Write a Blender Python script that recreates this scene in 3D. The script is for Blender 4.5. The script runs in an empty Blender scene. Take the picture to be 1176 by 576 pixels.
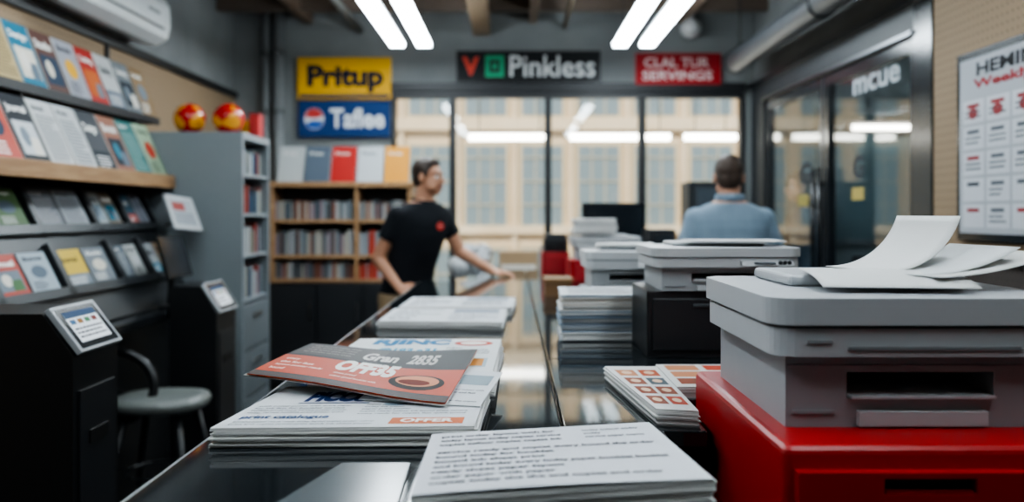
import bpy, bmesh, math, random
from mathutils import Vector, Matrix
V=Vector
S=bpy.context.scene
rnd=random.Random(7)
def lin(c):
    return tuple((x/12.92 if x<=0.04045 else ((x+0.055)/1.055)**2.4) for x in c[:3])+(1,)
def H(h):
    h=h.lstrip('#'); return tuple(int(h[i:i+2],16)/255 for i in (0,2,4))
# ---------------------------------------------------------------- materials
MATS={}
def newmat(name):
    m=bpy.data.materials.new(name); m.use_nodes=True
    nt=m.node_tree; b=nt.nodes['Principled BSDF']; return m,nt,b
def attrmat(name,rough,metal=0,spec=.5,coat=0,noise=.06,scale=30):
    m,nt,b=newmat(name)
    a=nt.nodes.new('ShaderNodeAttribute'); a.attribute_name='Col'
    n=nt.nodes.new('ShaderNodeTexNoise'); n.inputs['Scale'].default_value=scale
    tc=nt.nodes.new('ShaderNodeTexCoord'); nt.links.new(tc.outputs['Object'],n.inputs['Vector'])
    mr=nt.nodes.new('ShaderNodeMapRange'); mr.inputs['To Min'].default_value=1-noise; mr.inputs['To Max'].default_value=1+noise
    nt.links.new(n.outputs['Fac'],mr.inputs['Value'])
    mx=nt.nodes.new('ShaderNodeVectorMath'); mx.operation='SCALE'
    nt.links.new(a.outputs['Color'],mx.inputs[0]); nt.links.new(mr.outputs[0],mx.inputs['Scale'])
    nt.links.new(mx.outputs[0],b.inputs['Base Color'])
    b.inputs['Roughness'].default_value=rough; b.inputs['Metallic'].default_value=metal
    b.inputs['Specular IOR Level'].default_value=spec; b.inputs['Coat Weight'].default_value=coat
    return m
MATS['paint']=attrmat('painted_surface',.5)
MATS['plastic']=attrmat('moulded_plastic',.38,noise=.03)
MATS['gloss']=attrmat('glossy_lacquer',.18,noise=.03)
MATS['paper']=attrmat('printed_paper',.65,spec=.3,noise=.02)
MATS['glosspaper']=attrmat('coated_paper',.5,spec=.25,noise=.03)
MATS['metal']=attrmat('brushed_metal',.3,metal=1)
MATS['skin']=attrmat('skin',.5,noise=.08,scale=12)
MATS['cloth']=attrmat('woven_cloth',.85,spec=.2,noise=.18,scale=9)
MATS['hair']=attrmat('hair',.6,noise=.5,scale=60)
def emis(name,col,st):
    m,nt,b=newmat(name); b.inputs['Emission Color'].default_value=lin(col); b.inputs['Emission Strength'].default_value=st
    b.inputs['Base Color'].default_value=(.8,.8,.8,1); return m
MATS['tube']=emis('led_tube',(0.92,.97,1),36)
MATS['tuberefl']=emis('reflected_tube_glow',(1,.98,.94),14)  # glow for bars that stand in for tube reflections in glass
MATS['screen']=emis('lcd_screen',(.75,.82,.9),.25)
def glassm():
    m=bpy.data.materials.new('window_glass'); m.use_nodes=True; nt=m.node_tree; nt.nodes.clear(); L=nt.links.new
    o=nt.nodes.new('ShaderNodeOutputMaterial'); mx=nt.nodes.new('ShaderNodeMixShader')
    t=nt.nodes.new('ShaderNodeBsdfTransparent'); t.inputs[0].default_value=(.93,.95,.95,1)
    g=nt.nodes.new('ShaderNodeBsdfGlossy'); g.inputs['Roughness'].default_value=.02
    lw=nt.nodes.new('ShaderNodeLayerWeight')
    p=nt.nodes.new('ShaderNodeMath'); p.operation='POWER'; p.inputs[1].default_value=5
    a=nt.nodes.new('ShaderNodeMath'); a.operation='MULTIPLY_ADD'; a.inputs[1].default_value=.95; a.inputs[2].default_value=.05
    L(lw.outputs['Facing'],p.inputs[0]); L(p.outputs[0],a.inputs[0])
    lw.inputs['Blend'].default_value=.5
    L(a.outputs[0],mx.inputs[0]); L(t.outputs[0],mx.inputs[1]); L(g.outputs[0],mx.inputs[2]); L(mx.outputs[0],o.inputs[0]); return m
MATS['glass']=glassm()
def noisemat(name,c1,c2,scale,rough,stretch=(1,1,1),bump=0,detail=6,metal=0,spec=.5,r2=None):
    m,nt,b=newmat(name)
    g=nt.nodes.new('ShaderNodeNewGeometry'); mp=nt.nodes.new('ShaderNodeMapping'); mp.inputs['Scale'].default_value=stretch
    nt.links.new(g.outputs['Position'],mp.inputs[0])
    n=nt.nodes.new('ShaderNodeTexNoise'); n.inputs['Scale'].default_value=scale; n.inputs['Detail'].default_value=detail
    nt.links.new(mp.outputs[0],n.inputs['Vector'])
    r=nt.nodes.new('ShaderNodeValToRGB'); r.color_ramp.elements[0].position=.35; r.color_ramp.elements[1].position=.65
    r.color_ramp.elements[0].color=lin(c1); r.color_ramp.elements[1].color=lin(c2)
    nt.links.new(n.outputs['Fac'],r.inputs[0]); nt.links.new(r.outputs[0],b.inputs['Base Color'])
    b.inputs['Roughness'].default_value=rough; b.inputs['Metallic'].default_value=metal; b.inputs['Specular IOR Level'].default_value=spec
    if r2:
        mr=nt.nodes.new('ShaderNodeMapRange'); mr.inputs['To Min'].default_value=rough; mr.inputs['To Max'].default_value=r2
        nt.links.new(n.outputs['Fac'],mr.inputs['Value']); nt.links.new(mr.outputs[0],b.inputs['Roughness'])
    if bump:
        bp=nt.nodes.new('ShaderNodeBump'); bp.inputs['Strength'].default_value=bump; bp.inputs['Distance'].default_value=.01
        nt.links.new(n.outputs['Fac'],bp.inputs['Height']); nt.links.new(bp.outputs[0],b.inputs['Normal'])
    return m
MATS['wall']=noisemat('grey_plaster',H('757879'),H('828585'),2.2,.85,bump=.15)
MATS['ceil']=noisemat('dark_ceiling',H('4d443e'),H('61564d'),3,.9)
MATS['floor']=noisemat('dark_floor',H('303134'),H('3e3f42'),3,.35)
MATS['wood']=noisemat('oak_wood',H('94704e'),H('aa8761'),5,.5,stretch=(1,1,14))
MATS['woodh']=noisemat('oak_wood_horizontal',H('94704e'),H('aa8761'),5,.5,stretch=(9,1,9))
MATS['counter']=noisemat('counter_dark_glass',H('1a1e21'),H('22272a'),14,.03,spec=.8,r2=.07)
MATS['facade']=noisemat('facade_render',H('dcc4a2'),H('e6d2b5'),1.2,.9)
MATS['street']=noisemat('street_paving',H('8d8a84'),H('9c9890'),2,.9)
def pegm(name,c,hole):
    m,nt,b=newmat(name)
    g=nt.nodes.new('ShaderNodeNewGeometry'); sc=nt.nodes.new('ShaderNodeVectorMath'); sc.operation='SCALE'; sc.inputs['Scale'].default_value=26
    fr=nt.nodes.new('ShaderNodeVectorMath'); fr.operation='FRACTION'
    sb=nt.nodes.new('ShaderNodeVectorMath'); sb.operation='SUBTRACT'; sb.inputs[1].default_value=(.5,.5,.5)
    ml=nt.nodes.new('ShaderNodeVectorMath'); ml.operation='MULTIPLY'; ml.inputs[1].default_value=(0,1,1)
    ln=nt.nodes.new('ShaderNodeVectorMath'); ln.operation='LENGTH'
    lt=nt.nodes.new('ShaderNodeMath'); lt.operation='LESS_THAN'; lt.inputs[1].default_value=.13
    L=nt.links.new
    L(g.outputs['Position'],sc.inputs[0]); L(sc.outputs[0],fr.inputs[0]); L(fr.outputs[0],sb.inputs[0]); L(sb.outputs[0],ml.inputs[0]); L(ml.outputs[0],ln.inputs[0]); L(ln.outputs['Value'],lt.inputs[0])
    mx=nt.nodes.new('ShaderNodeMix'); mx.data_type='RGBA'; mx.inputs['A'].default_value=lin(c); mx.inputs['B'].default_value=lin(hole)
    L(lt.outputs[0],mx.inputs['Factor']); L(mx.outputs['Result'],b.inputs['Base Color']); b.inputs['Roughness'].default_value=.75
    return m
MATS['peg']=pegm('tan_pegboard',H('8a755c'),H('40342a'))
MATS['pegd']=pegm('dark_pegboard',H('3a322d'),H('15120f'))
# ---------------------------------------------------------------- mesh builder
class MB:
    def __init__(s): s.v=[];s.f=[];s.m=[];s.c=[];s.s=[]
    def add(s,vs,fs,mat='paint',col=(1,1,1),smooth=False):
        o=len(s.v); s.v+= [tuple(v) for v in vs]
        for f in fs: s.f.append([i+o for i in f]); s.m.append(mat); s.c.append(col); s.s.append(smooth)
    def box(s,x0,x1,y0,y1,z0,z1,col=(1,1,1),mat='paint',M=None):
        vs=[V((x,y,z)) for z in (z0,z1) for y in (y0,y1) for x in (x0,x1)]
        if M is not None: vs=[M@v for v in vs]
        s.add(vs,[(0,2,3,1),(4,5,7,6),(0,1,5,4),(2,6,7,3),(0,4,6,2),(1,3,7,5)],mat,col)
    def prism(s,poly,z0,z1,col=(1,1,1),mat='paint'):
        n=len(poly); vs=[V((p[0],p[1],z0)) for p in poly]+[V((p[0],p[1],z1)) for p in poly]
        s.add(vs,[list(range(n))[::-1],list(range(n,2*n))]+[(i,(i+1)%n,n+(i+1)%n,n+i) for i in range(n)],mat,col)
    def ext(s,prof,axis,a,b,col=(1,1,1),mat='paint',smooth=False):
        n=len(prof)
        def mk(p,t):
            return V((p[0],t,p[1])) if axis=='Y' else (V((t,p[0],p[1])) if axis=='X' else V((p[0],p[1],t)))
        vs=[mk(p,a) for p in prof]+[mk(p,b) for p in prof]
        s.add(vs,[list(range(n))[::-1],list(range(n,2*n))],mat,col)
        s.add(vs,[(i,(i+1)%n,n+(i+1)%n,n+i) for i in range(n)],mat,col,smooth)
    def tube(s,pts,rad,col=(1,1,1),mat='paint',n=12,closed=False):
        pts=[V(p) for p in pts]
        if not hasattr(rad,'__len__'): rad=[rad]*len(pts)
        vs=[];fs=[]; up=None
        for i,p in enumerate(pts):
            t=(pts[min(i+1,len(pts)-1)]-pts[max(i-1,0)]).normalized()
            if up is None:
                up=V((0,0,1)) if abs(t.z)<.9 else V((1,0,0))
            a=t.cross(up).normalized(); b=a.cross(t).normalized(); up=b
            for k in range(n):
                an=2*math.pi*k/n; vs.append(p+rad[i]*(math.cos(an)*a+math.sin(an)*b))
        for i in range(len(pts)-1):
            for k in range(n): fs.append((i*n+k,i*n+(k+1)%n,(i+1)*n+(k+1)%n,(i+1)*n+k))
        s.add(vs,fs,mat,col,True); o=len(s.v)-len(vs)
        s.f.append([o+k for k in range(n)][::-1]); s.f.append([o+(len(pts)-1)*n+k for k in range(n)])
        for _ in range(2): s.m.append(mat); s.c.append(col); s.s.append(False)
    def sph(s,c,r,col=(1,1,1),mat='paint',R=None,seg=20,rings=12):
        c=V(c); r=(r,r,r) if not hasattr(r,'__len__') else r
        R=R or Matrix.Identity(3); vs=[c+R@V((0,0,r[2]))]
        for i in range(1,rings):
            t=math.pi*i/rings
            for k in range(seg):
                a=2*math.pi*k/seg; vs.append(c+R@V((r[0]*math.sin(t)*math.cos(a),r[1]*math.sin(t)*math.sin(a),r[2]*math.cos(t))))
        vs.append(c-R@V((0,0,r[2]))); fs=[]
        for k in range(seg):
            fs.append((0,1+k,1+(k+1)%seg)); b=1+(rings-2)*seg; fs.append((len(vs)-1,b+(k+1)%seg,b+k))
        for i in range(rings-2):
            for k in range(seg):
                a=1+i*seg; fs.append((a+k,a+seg+k,a+seg+(k+1)%seg,a+(k+1)%seg))
        s.add(vs,fs,mat,col,True)
    def cap(s,a,b,ra,rb,**k):
        a=V(a);b=V(b); s.tube([a,b],[ra,rb],n=16,**k); s.sph(a,ra,**k); s.sph(b,rb,**k)
    def loft(s,st,col=(1,1,1),mat='paint',n=24,pw=2.3):
        vs=[];fs=[]
        for c,A,B in st:
            for k in range(n):
                a=2*math.pi*k/n; ca,sa=math.cos(a),math.sin(a)
                e=2/pw; vs.append(V(c)+V(A)*(abs(ca)**e*(1 if ca>=0 else -1))+V(B)*(abs(sa)**e*(1 if sa>=0 else -1)))
        for i in range(len(st)-1):
            for k in range(n): fs.append((i*n+k,i*n+(k+1)%n,(i+1)*n+(k+1)%n,(i+1)*n+k))
        fs.append(list(range(n))[::-1]); fs.append([(len(st)-1)*n+k for k in range(n)])
        s.add(vs,fs,mat,col,True)
    def build(s,name,parent=None,bevel=0,seg=2,center=True):
        me=bpy.data.meshes.new(name)
        vs=s.v; c=V((0,0,0))
        if center and vs:
            xs=list(zip(*vs)); c=V([(min(a)+max(a))/2 for a in xs]); c.z=min(xs[2])
            vs=[(v[0]-c.x,v[1]-c.y,v[2]-c.z) for v in vs]
        me.from_pydata(vs,[],s.f)
        bm=bmesh.new(); bm.from_mesh(me); bmesh.ops.recalc_face_normals(bm,faces=bm.faces); bm.to_mesh(me); bm.free()
        names=[]
        for m in s.m:
            if m not in names: names.append(m)
        for m in names: me.materials.append(MATS[m])
        idx={m:i for i,m in enumerate(names)}
        at=me.color_attributes.new('Col','FLOAT_COLOR','CORNER')
        buf=[]; cc={}
        for p in me.polygons:
            p.material_index=idx[s.m[p.index]]; p.use_smooth=s.s[p.index]
            k=s.c[p.index]
            if k not in cc: cc[k]=lin(k)
            buf+=list(cc[k])*p.loop_total
        at.data.foreach_set('color',buf)
        ob=bpy.data.objects.new(name,me); S.collection.objects.link(ob); ob.location=c
        if parent: 
            ob.parent=parent; ob.location=c-parent.location
        if bevel:
            b=ob.modifiers.new('bevel','BEVEL'); b.width=bevel; b.segments=seg; b.limit_method='ANGLE'; b.angle_limit=math.radians(40); b.harden_normals=False
        return ob
def empty(name,loc=(0,0,0)):
    e=bpy.data.objects.new(name,None); S.collection.objects.link(e); e.location=loc; e.empty_display_size=.1; return e
# ---------------------------------------------------------------- surface mapping / decals
def quadP(bl,br,tr,tl,warp=None):
    bl,br,tr,tl=map(V,(bl,br,tr,tl)); n=(br-bl).cross(tl-bl).normalized()
    def P(u,v,k=0,off=.0005):
        p=bl*(1-u)*(1-v)+br*u*(1-v)+tr*u*v+tl*(1-u)*v
        if warp: p=p+V(warp(u,v))
        return p+n*(k*off)
    P.n=n; P.warp=warp; return P
def drect(mb,P,u0,v0,u1,v1,col,k=1,off=.0005,mat='paper',ns=None):
    ns=ns or (8 if P.warp else 1); vs=[];fs=[]
    for j in range(ns+1):
        for i in range(ns+1): vs.append(P(u0+(u1-u0)*i/ns,v0+(v1-v0)*j/ns,k,off))
    for j in range(ns):
        for i in range(ns): a=j*(ns+1)+i; fs.append((a,a+1,a+ns+2,a+ns+1))
    mb.add(vs,fs,mat,col,bool(P.warp))
def dell(mb,P,u,v,ru,rv,col,k=1,off=.0005,mat='paper',n=24,a0=0,a1=2*math.pi):
    vs=[P(u,v,k,off)]+[P(u+ru*math.cos(a0+(a1-a0)*i/n),v+rv*math.sin(a0+(a1-a0)*i/n),k,off) for i in range(n+1)]
    mb.add(vs,[(0,i+1,i+2) for i in range(n)],mat,col)
_tc={}
def tgeom(s,bold):
    if (s,bold) in _tc: return _tc[(s,bold)]
    cu=bpy.data.curves.new('t','FONT'); cu.body=s; cu.size=1; cu.offset=bold; cu.resolution_u=3
    ob=bpy.data.objects.new('t',cu); S.collection.objects.link(ob)
    dg=bpy.context.evaluated_depsgraph_get(); e=ob.evaluated_get(dg); me=e.to_mesh()
    vs=[(v.co.x,v.co.y) for v in me.vertices]; fs=[tuple(p.vertices) for p in me.polygons]; e.to_mesh_clear()
    bpy.data.objects.remove(ob); bpy.data.curves.remove(cu)
    xs=[v[0] for v in vs]; ys=[v[1] for v in vs]; x0,x1,y0,y1=min(xs),max(xs),min(ys),max(ys)
    vs=[((x-x0)/(x1-x0),(y-y0)/(y1-y0)) for x,y in vs]
    _tc[(s,bold)]=(vs,fs,(x1-x0)/(y1-y0)); return _tc[(s,bold)]
def dtext(mb,P,s,u0,v0,u1,v1,col,k=2,off=.0005,bold=.02,mat='paper'):
    vs,fs,_=tgeom(s,bold)
    mb.add([P(u0+(u1-u0)*x,v0+(v1-v0)*y,k,off) for x,y in vs],fs,mat,col)
def dlines(mb,P,u0,v0,u1,v1,n,col,k=2,off=.0005,r=rnd,words=True):
    h=(v1-v0)/n
    for i in range(n):
        y=v1-(i+1)*h; u=u0; end=u1-(r.random()*.35*(u1-u0) if r.random()<.3 else 0)
        while u<end:
            w=(u1-u0)*r.uniform(.06,.16); drect(mb,P,u,y+h*.3,min(u+w,end),y+h*.72,col,k,off,ns=1); u+=w+(u1-u0)*.025
LOREM="the quick print service for every order paper and ink ready today with fast colour copies bound booklet poster layout sheet proof"
LW=LOREM.split()
def dtextlines(mb,P,u0,v0,u1,v1,n,col,k=2,off=.0005,r=rnd,nw=8,bold=.025):
    h=(v1-v0)/n
    for i in range(n):
        y=v1-(i+1)*h; c=nw if r.random()<.75 else max(1,int(nw*.55))
        st=' '.join(r.choice(LW) for _ in range(c)); a=min(1,len(st)/(nw*5.6))
        dtext(mb,P,st,u0,y+h*.24,u0+(u1-u0)*a,y+h*.84,col,k,off,bold=bold)
def slab(mb,P,t,col,mat='paper',ns=None):
    if P.warp:
        ns=ns or 12; N=ns+1; vs=[P(i/ns,j/ns) for j in range(N) for i in range(N)]; o=N*N
        vs+=[p-P.n*t for p in vs]; fs=[]
        for j in range(ns):
            for i in range(ns):
                a=j*N+i; fs.append((a,a+1,a+N+1,a+N)); fs.append((o+a,o+a+N,o+a+N+1,o+a+1))
        for i in range(ns):
            fs+=[(i,o+i,o+i+1,i+1),((ns)*N+i,ns*N+i+1,o+ns*N+i+1,o+ns*N+i),(i*N,(i+1)*N,o+(i+1)*N,o+i*N),(i*N+ns,o+i*N+ns,o+(i+1)*N+ns,(i+1)*N+ns)]
        mb.add(vs,fs,mat,col,True)
    else:
        c=[P(0,0),P(1,0),P(1,1),P(0,1)]; vs=[p-P.n*t for p in c]+c
        mb.add(vs,[(3,2,1,0),(4,5,6,7),(0,1,5,4),(1,2,6,5),(2,3,7,6),(3,0,4,7)],mat,col)
COV=['b9bdbf','c8c2b4','1f6f83','a8331f','d3a02a','2a3a4c','6f7a83','b95f2a','4d6f4a','d0ccc2','17222b','8799a4','b0483a','5b6874']
TIT=['Journal','Bonnis','Report','Annual','Catalog','Design','Studio','Prints','Works','Guide']
def cover(mb,P,r,base=None,k=1,off=.001,mat='glosspaper',kind=None):
    b=H(base) if base else H(r.choice(COV)); drect(mb,P,0,0,1,1,b,k,off,mat)
    lum=sum(b)/3; tc=(.08,.09,.11) if lum>.45 else (.9,.9,.88); kind=kind if kind is not None else r.randrange(4)
    if kind==0:
        dtext(mb,P,r.choice(TIT),.12,.8,.8,.9,tc,k+1,off,.03); dlines(mb,P,.12,.1,.6,.3,4,tc,k+1,off,r)
        dell(mb,P,.5,.52,.28,.16,H(r.choice(COV)),k+1,off)
    elif kind==1:
        drect(mb,P,.1,.15,.9,.62,H(r.choice(COV)),k+1,off); dell(mb,P,.4,.4,.16,.14,H(r.choice(COV)),k+2,off)
        drect(mb,P,.5,.15,.85,.4,H(r.choice(COV)),k+2,off); dtext(mb,P,r.choice(TIT),.1,.72,.85,.86,tc,k+1,off,.03)
    elif kind==2:
        dtext(mb,P,r.choice(TIT),.1,.84,.6,.92,tc,k+1,off,.03); dlines(mb,P,.1,.1,.9,.78,13,tuple(.45*x+.55*y for x,y in zip(b,tc)),k+1,off,r)
    else:
        drect(mb,P,0,.0,1,.35,H(r.choice(COV)),k+1,off); dlines(mb,P,.12,.08,.8,.28,4,(.9,.9,.9),k+2,off,r); dtext(mb,P,r.choice(TIT),.1,.62,.75,.8,tc,k+1,off,.03)
def stack(mb,c,z0,z1,n,r,jit=.004,cols=None,mat='paper'):
    cx=sum(p[0] for p in c)/4; cy=sum(p[1] for p in c)/4
    for i in range(n):
        a=z0+(z1-z0)*i/n; b=z0+(z1-z0)*(i+.93)/n if i<n-1 else z1
        dx,dy,an=(r.uniform(-jit,jit),r.uniform(-jit,jit),r.uniform(-jit,jit)*2.5) if i<n-1 else (0,0,0)
        q=[(cx+dx+(p[0]-cx)*math.cos(an)-(p[1]-cy)*math.sin(an),cy+dy+(p[0]-cx)*math.sin(an)+(p[1]-cy)*math.cos(an)) for p in c]
        g=r.uniform(.78,.91); col=(g,g,g*.99) if not cols or r.random()<.6 else H(r.choice(cols))
        mb.prism(q,a,b,col,mat)
def topP(c,z,warp=None): return quadP(*[(p[0],p[1],z) for p in c],warp=warp)
def rrect(x0,x1,z0,z1,r,n=4):
    out=[]
    for cx,cz,a in ((x1-r,z1-r,0),(x0+r,z1-r,90),(x0+r,z0+r,180),(x1-r,z0+r,270)):
        for i in range(n+1):
            t=math.radians(a+90*i/n); out.append((cx+r*math.cos(t),cz+r*math.sin(t)))
    return out
# ================================================================= ROOM
XL,XR,YB,ZC=-2.4,2.08,7.5,3.2
def wallbox(name,*a,mat='wall',col=(1,1,1)):
    m=MB(); m.box(*a,col=col,mat=mat); return m.build(name)
wallbox('floor',XL-.15,6,-1.6,YB+.1,-.1,0,mat='floor')
wallbox('ceiling',XL-.15,6,-1.6,YB+.1,ZC,ZC+.1,mat='ceil')
m=MB(); m.box(XL-.15,XL,-1.6,YB+.1,0,ZC,mat='wall'); m.box(XL,XL+.012,-1.5,YB,.0,2.44,mat='peg'); m.build('wall_left')
m=MB(); m.box(XL+.0,XL+.04,-1.5,YB,2.44,2.49,H('17181a')); m.build('trim_1')
m=MB(); m.box(XL-.15,-1.03,YB,YB+.12,0,ZC,mat='wall'); m.box(-1.03,XR+.15,YB,YB+.12,2.5,ZC,mat='wall'); m.box(1.99,XR+.12,YB,YB+.12,0,2.5,mat='wall'); m.build('wall_back')
wallbox('wall_front',XL-.15,6,-1.6,-1.5,0,ZC)
m=MB(); m.box(XR,XR+.1,-1.5,4.28,0,ZC,mat='wall'); m.box(XR-.012,XR,-1.5,4.27,1.28,ZC-.02,mat='peg'); m.box(XR-.012,XR,-1.5,4.27,0,1.25,mat='pegd'); m.box(XR,XR+.06,4.28,YB,2.56,ZC,mat='wall'); m.build('wall_right')
m=MB(); m.box(XR-.03,XR-.013,-1.5,4.27,1.235,1.29,H('15161a')); m.box(XR-.03,XR-.013,-1.5,4.27,2.5,2.54,H('15161a')); m.build('trim_2')
SC=H('7d8c91')
wallbox('wall_side_room_back',XR+.12,6,YB,YB+.1,0,ZC,mat='paint',col=SC); wallbox('wall_side_room_right',5,5.1,3.4,YB,0,ZC,mat='paint',col=SC); wallbox('wall_side_room_front',XR+.1,5,3.3,3.4,0,ZC,mat='paint',col=SC)
BK=H('1b1d20')
for i,(a,b) in enumerate(((-1.03,-.51),(-.51,.31),(.31,1.12),(1.12,1.99))):
    m=MB()
    m.box(a,a+.03,YB-.03,YB+.06,0.05,2.5,BK); m.box(b-.03,b,YB-.03,YB+.06,0.05,2.5,BK)
    m.box(a+.03,b-.03,YB-.03,YB+.06,2.44,2.5,BK); m.box(a+.03,b-.03,YB-.03,YB+.06,.05,.14,BK)
    m.box(a+.03,b-.03,YB+.01,YB+.018,.14,2.44,mat='glass'); m.build('window_%d'%(i+1))
m=MB(); m.box(-1.05,2.0,YB-.05,YB,2.5,2.57,BK); m.build('trim_3')
m=MB(); m.box(-1.03,1.99,YB-.03,YB+.08,0,.05,BK); m.build('trim_4')
m=MB(); m.box(XL+.012,XL+.03,-1.5,YB,0,.1,BK); m.build('baseboard_left')
m=MB(); m.box(XL+.03,-1.03,YB-.02,YB,0,.1,BK); m.build('baseboard_back')
FR=H('24282c')
def gdoor(name,y0,y1,hand):
    m=MB(); w=.07
    m.box(XR,XR+.05,y0,y0+w,0.03,2.37,FR,'gloss'); m.box(XR,XR+.05,y1-w,y1,0.03,2.37,FR,'gloss')
    m.box(XR,XR+.05,y0+w,y1-w,2.29,2.37,FR,'gloss'); m.box(XR,XR+.05,y0+w,y1-w,.03,.15,FR,'gloss')
    m.box(XR-.004,XR,y0+.003,y0+.012,.03,2.37,H('9a9fa3'),'metal')
    m.box(XR+.02,XR+.03,y0+w,y1-w,.15,2.29,mat='glass')
    m.tube([(XR-.05,hand,.9),(XR-.05,hand,1.75)],.014,H('1a1c1f'),'gloss')
    for z in (1.0,1.65): m.tube([(XR-.05,hand,z),(XR+.01,hand,z)],.008,H('1a1c1f'),'gloss')
    m.build(name)
gdoor('door_1',4.48,5.80,5.76); gdoor('door_2',5.82,7.12,5.87)
m=MB(); m.box(XR-.02,XR+.06,4.28,4.47,0,2.56,FR,'gloss'); m.box(XR-.02,XR+.06,7.13,7.5,0,2.56,FR); m.box(XR-.02,XR+.06,4.47,7.13,2.38,2.56,H('2b2f33')); m.box(XR-.045,XR-.02,4.28,7.5,2.53,2.57,H('7a7e82'),'metal'); m.box(XR-.035,XR-.02,4.47,7.13,2.37,2.39,H('7a7e82'),'metal'); m.build('trim_5')
m=MB()
P=quadP((XR+.018,5.45,1.0),(XR+.018,4.5,1.0),(XR+.018,4.5,2.4),(XR+.018,5.45,2.4))
dtext(m,P,'mcue',.10,.835,.78,.905,(.68,.71,.73),1,bold=.02)
dtext(m,P,'G',.10,.47,.27,.575,H('2a3036'),1,bold=.04); drect(m,P,.08,.38,.27,.435,H('a08f50'),1)
m.build('glass_door_lettering')
m=MB(); P=quadP((XR+.018,7.0,1.0),(XR+.018,5.9,1.0),(XR+.018,5.9,2.4),(XR+.018,7.0,2.4))
dtext(m,P,'G',.58,.47,.82,.58,H('2a3036'),1,bold=.04); drect(m,P,.56,.36,.76,.42,H('8a8048'),1); m.build('glass_door_lettering')
m=MB(); m.box(2.75,4.2,6.9,7.45,0,.75,H('3a3f43')); m.box(2.85,3.2,6.95,7.3,.75,1.1,H('30353b')); m.box(3.4,3.8,7.0,7.3,.75,1.2,H('6a7076')); m.box(3.45,3.75,6.99,7.0,.85,1.1,H('16181c')); m.build('copy_machine_desk',bevel=.01)
m=MB()
m.box(2.62,2.66,7.44,7.5,1.2,2.3,H('59646a'))
m.box(2.62,3.5,7.45,7.5,1.18,1.23,H('59646a')); m.box(2.62,3.5,7.45,7.5,2.3,2.35,H('59646a')); m.box(3.46,3.5,7.44,7.5,1.2,2.3,H('59646a')); m.box(2.66,3.46,7.48,7.5,1.23,2.3,H('5f757c'),'gloss'); m.build('wall_board')
def tube_light(name,x,y0,y1,z,axis='Y',mat='tube',w=.052):
    m=MB()
    m.box(x-w,x+w,y0,y1,z,z+.03,mat=mat); m.box(x-w*.8,x+w*.8,y0-.01,y1+.01,z+.03,z+.07,H('d5d7d8'))
    for y in (y0+.2,y1-.2): m.tube([(x,y,z+.07),(x,y,ZC)],.004,H('333333'))
    m.build(name)
for x in (-.9,-.69,.85,1.06):
    tube_light('ceiling_tube_light',x,5.15,6.85,2.76)
for x in (-.8,.95):
    tube_light('ceiling_tube_light',x,2.7,4.3,2.76); tube_light('ceiling_tube_light',x,.2,1.9,2.76)  # extra tubes, out of view, added to light the near room
tube_light('ceiling_tube_light',-1.75,2.6,4.1,2.9)  # one more unseen tube added for light
m=MB(); m.box(2.9,3.9,7.38,7.42,2.16,2.20,mat='tuberefl'); m.box(2.88,3.92,7.42,7.5,2.15,2.23,H('888888')); m.build('glass_reflection_tube')  # glowing bar standing in for a tube reflected in the door glass
tube_light('ceiling_tube_light',3.3,4.6,6.2,2.9)  # tube added to brighten the side room
for i,x in enumerate((-1.75,-.26,.18,1.45)):
    m=MB(); w=.07 if i==1 else .035; m.box(x-w,x+w,-1.5,YB,2.98 if i==1 else 3.08,ZC,H('8f7a63') if i==1 else H('6d5c4e')); m.build('ceiling_beam',bevel=.004)
for y in (6.2,7.1):
    m=MB(); m.box(XL,XR,y-.04,y+.04,3.1,ZC,H('5c5046')); m.build('ceiling_joist')
m=MB(); m.tube([(-1.3,-1.5,3.02),(-1.3,7.46,3.02)],.03,H('5c5c59')); m.tube([(.45,-1.5,3.05),(.45,7.46,3.05)],.02,H('7a6a56')); m.build('ceiling_pipe')
m=MB(); m.tube([(1.78,1,2.66),(1.78,6.95,2.66)],.085,H('41464a'),'plastic',n=24)
for y in (3,5.0,6.95): m.tube([(1.78,y-.02,2.66),(1.78,y+.02,2.66)],.092,H('33383c'),'plastic',n=24)
for y in (3.2,5.2,6.8): m.tube([(1.78,y,2.74),(1.78,y,ZC)],.008,H('333333'))
m.build('ventilation_duct')
m=MB()
for x,r in ((-2.1,.03),(-1.99,.045)): 
    m.tube([(x,7.42,0),(x,7.42,3.18)],r,H('76797a'),'plastic')
    for z in (.6,1.6,2.3,2.8): m.tube([(x,7.42,z),(x,7.42,z+.04)],r+.008,H('5c5f61'))
m.build('wall_pipe')
m=MB(); m.sph((1.5,7.3,3.0),(.09,.09,.08),H('b0b1af'),'plastic'); m.tube([(1.5,7.3,3.05),(1.5,7.3,3.2)],.03,H('999999')); m.build('smoke_detector')
prof=[(XL,2.53),(XL+.17,2.50),(XL+.235,2.54),(XL+.255,2.62),(XL+.25,2.74),(XL+.22,2.79),(XL,2.80)]
m=MB(); m.ext(prof,'Y',4.2,5.47,H('ccd1d2'),'plastic')
def acb(t,o): return V((XL+.0+.17*t,0,2.53-.03*t-o))
for t0,t1,c,o in ((.15,.95,'34393b',.002),(.25,.42,'8e9395',.006),(.52,.70,'8e9395',.006),(.80,.93,'b4b8b9',.008)):
    a,b=acb(t0,o),acb(t1,o); m.add([(a.x,4.3,a.z),(b.x,4.3,b.z),(b.x,5.37,b.z),(a.x,5.37,a.z),(a.x,4.3,a.z+.004),(b.x,4.3,b.z+.004),(b.x,5.37,b.z+.004),(a.x,5.37,a.z+.004)],[(0,1,2,3),(4,7,6,5),(0,4,5,1),(1,5,6,2),(2,6,7,3),(3,7,4,0)],'plastic',H(c))
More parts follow.
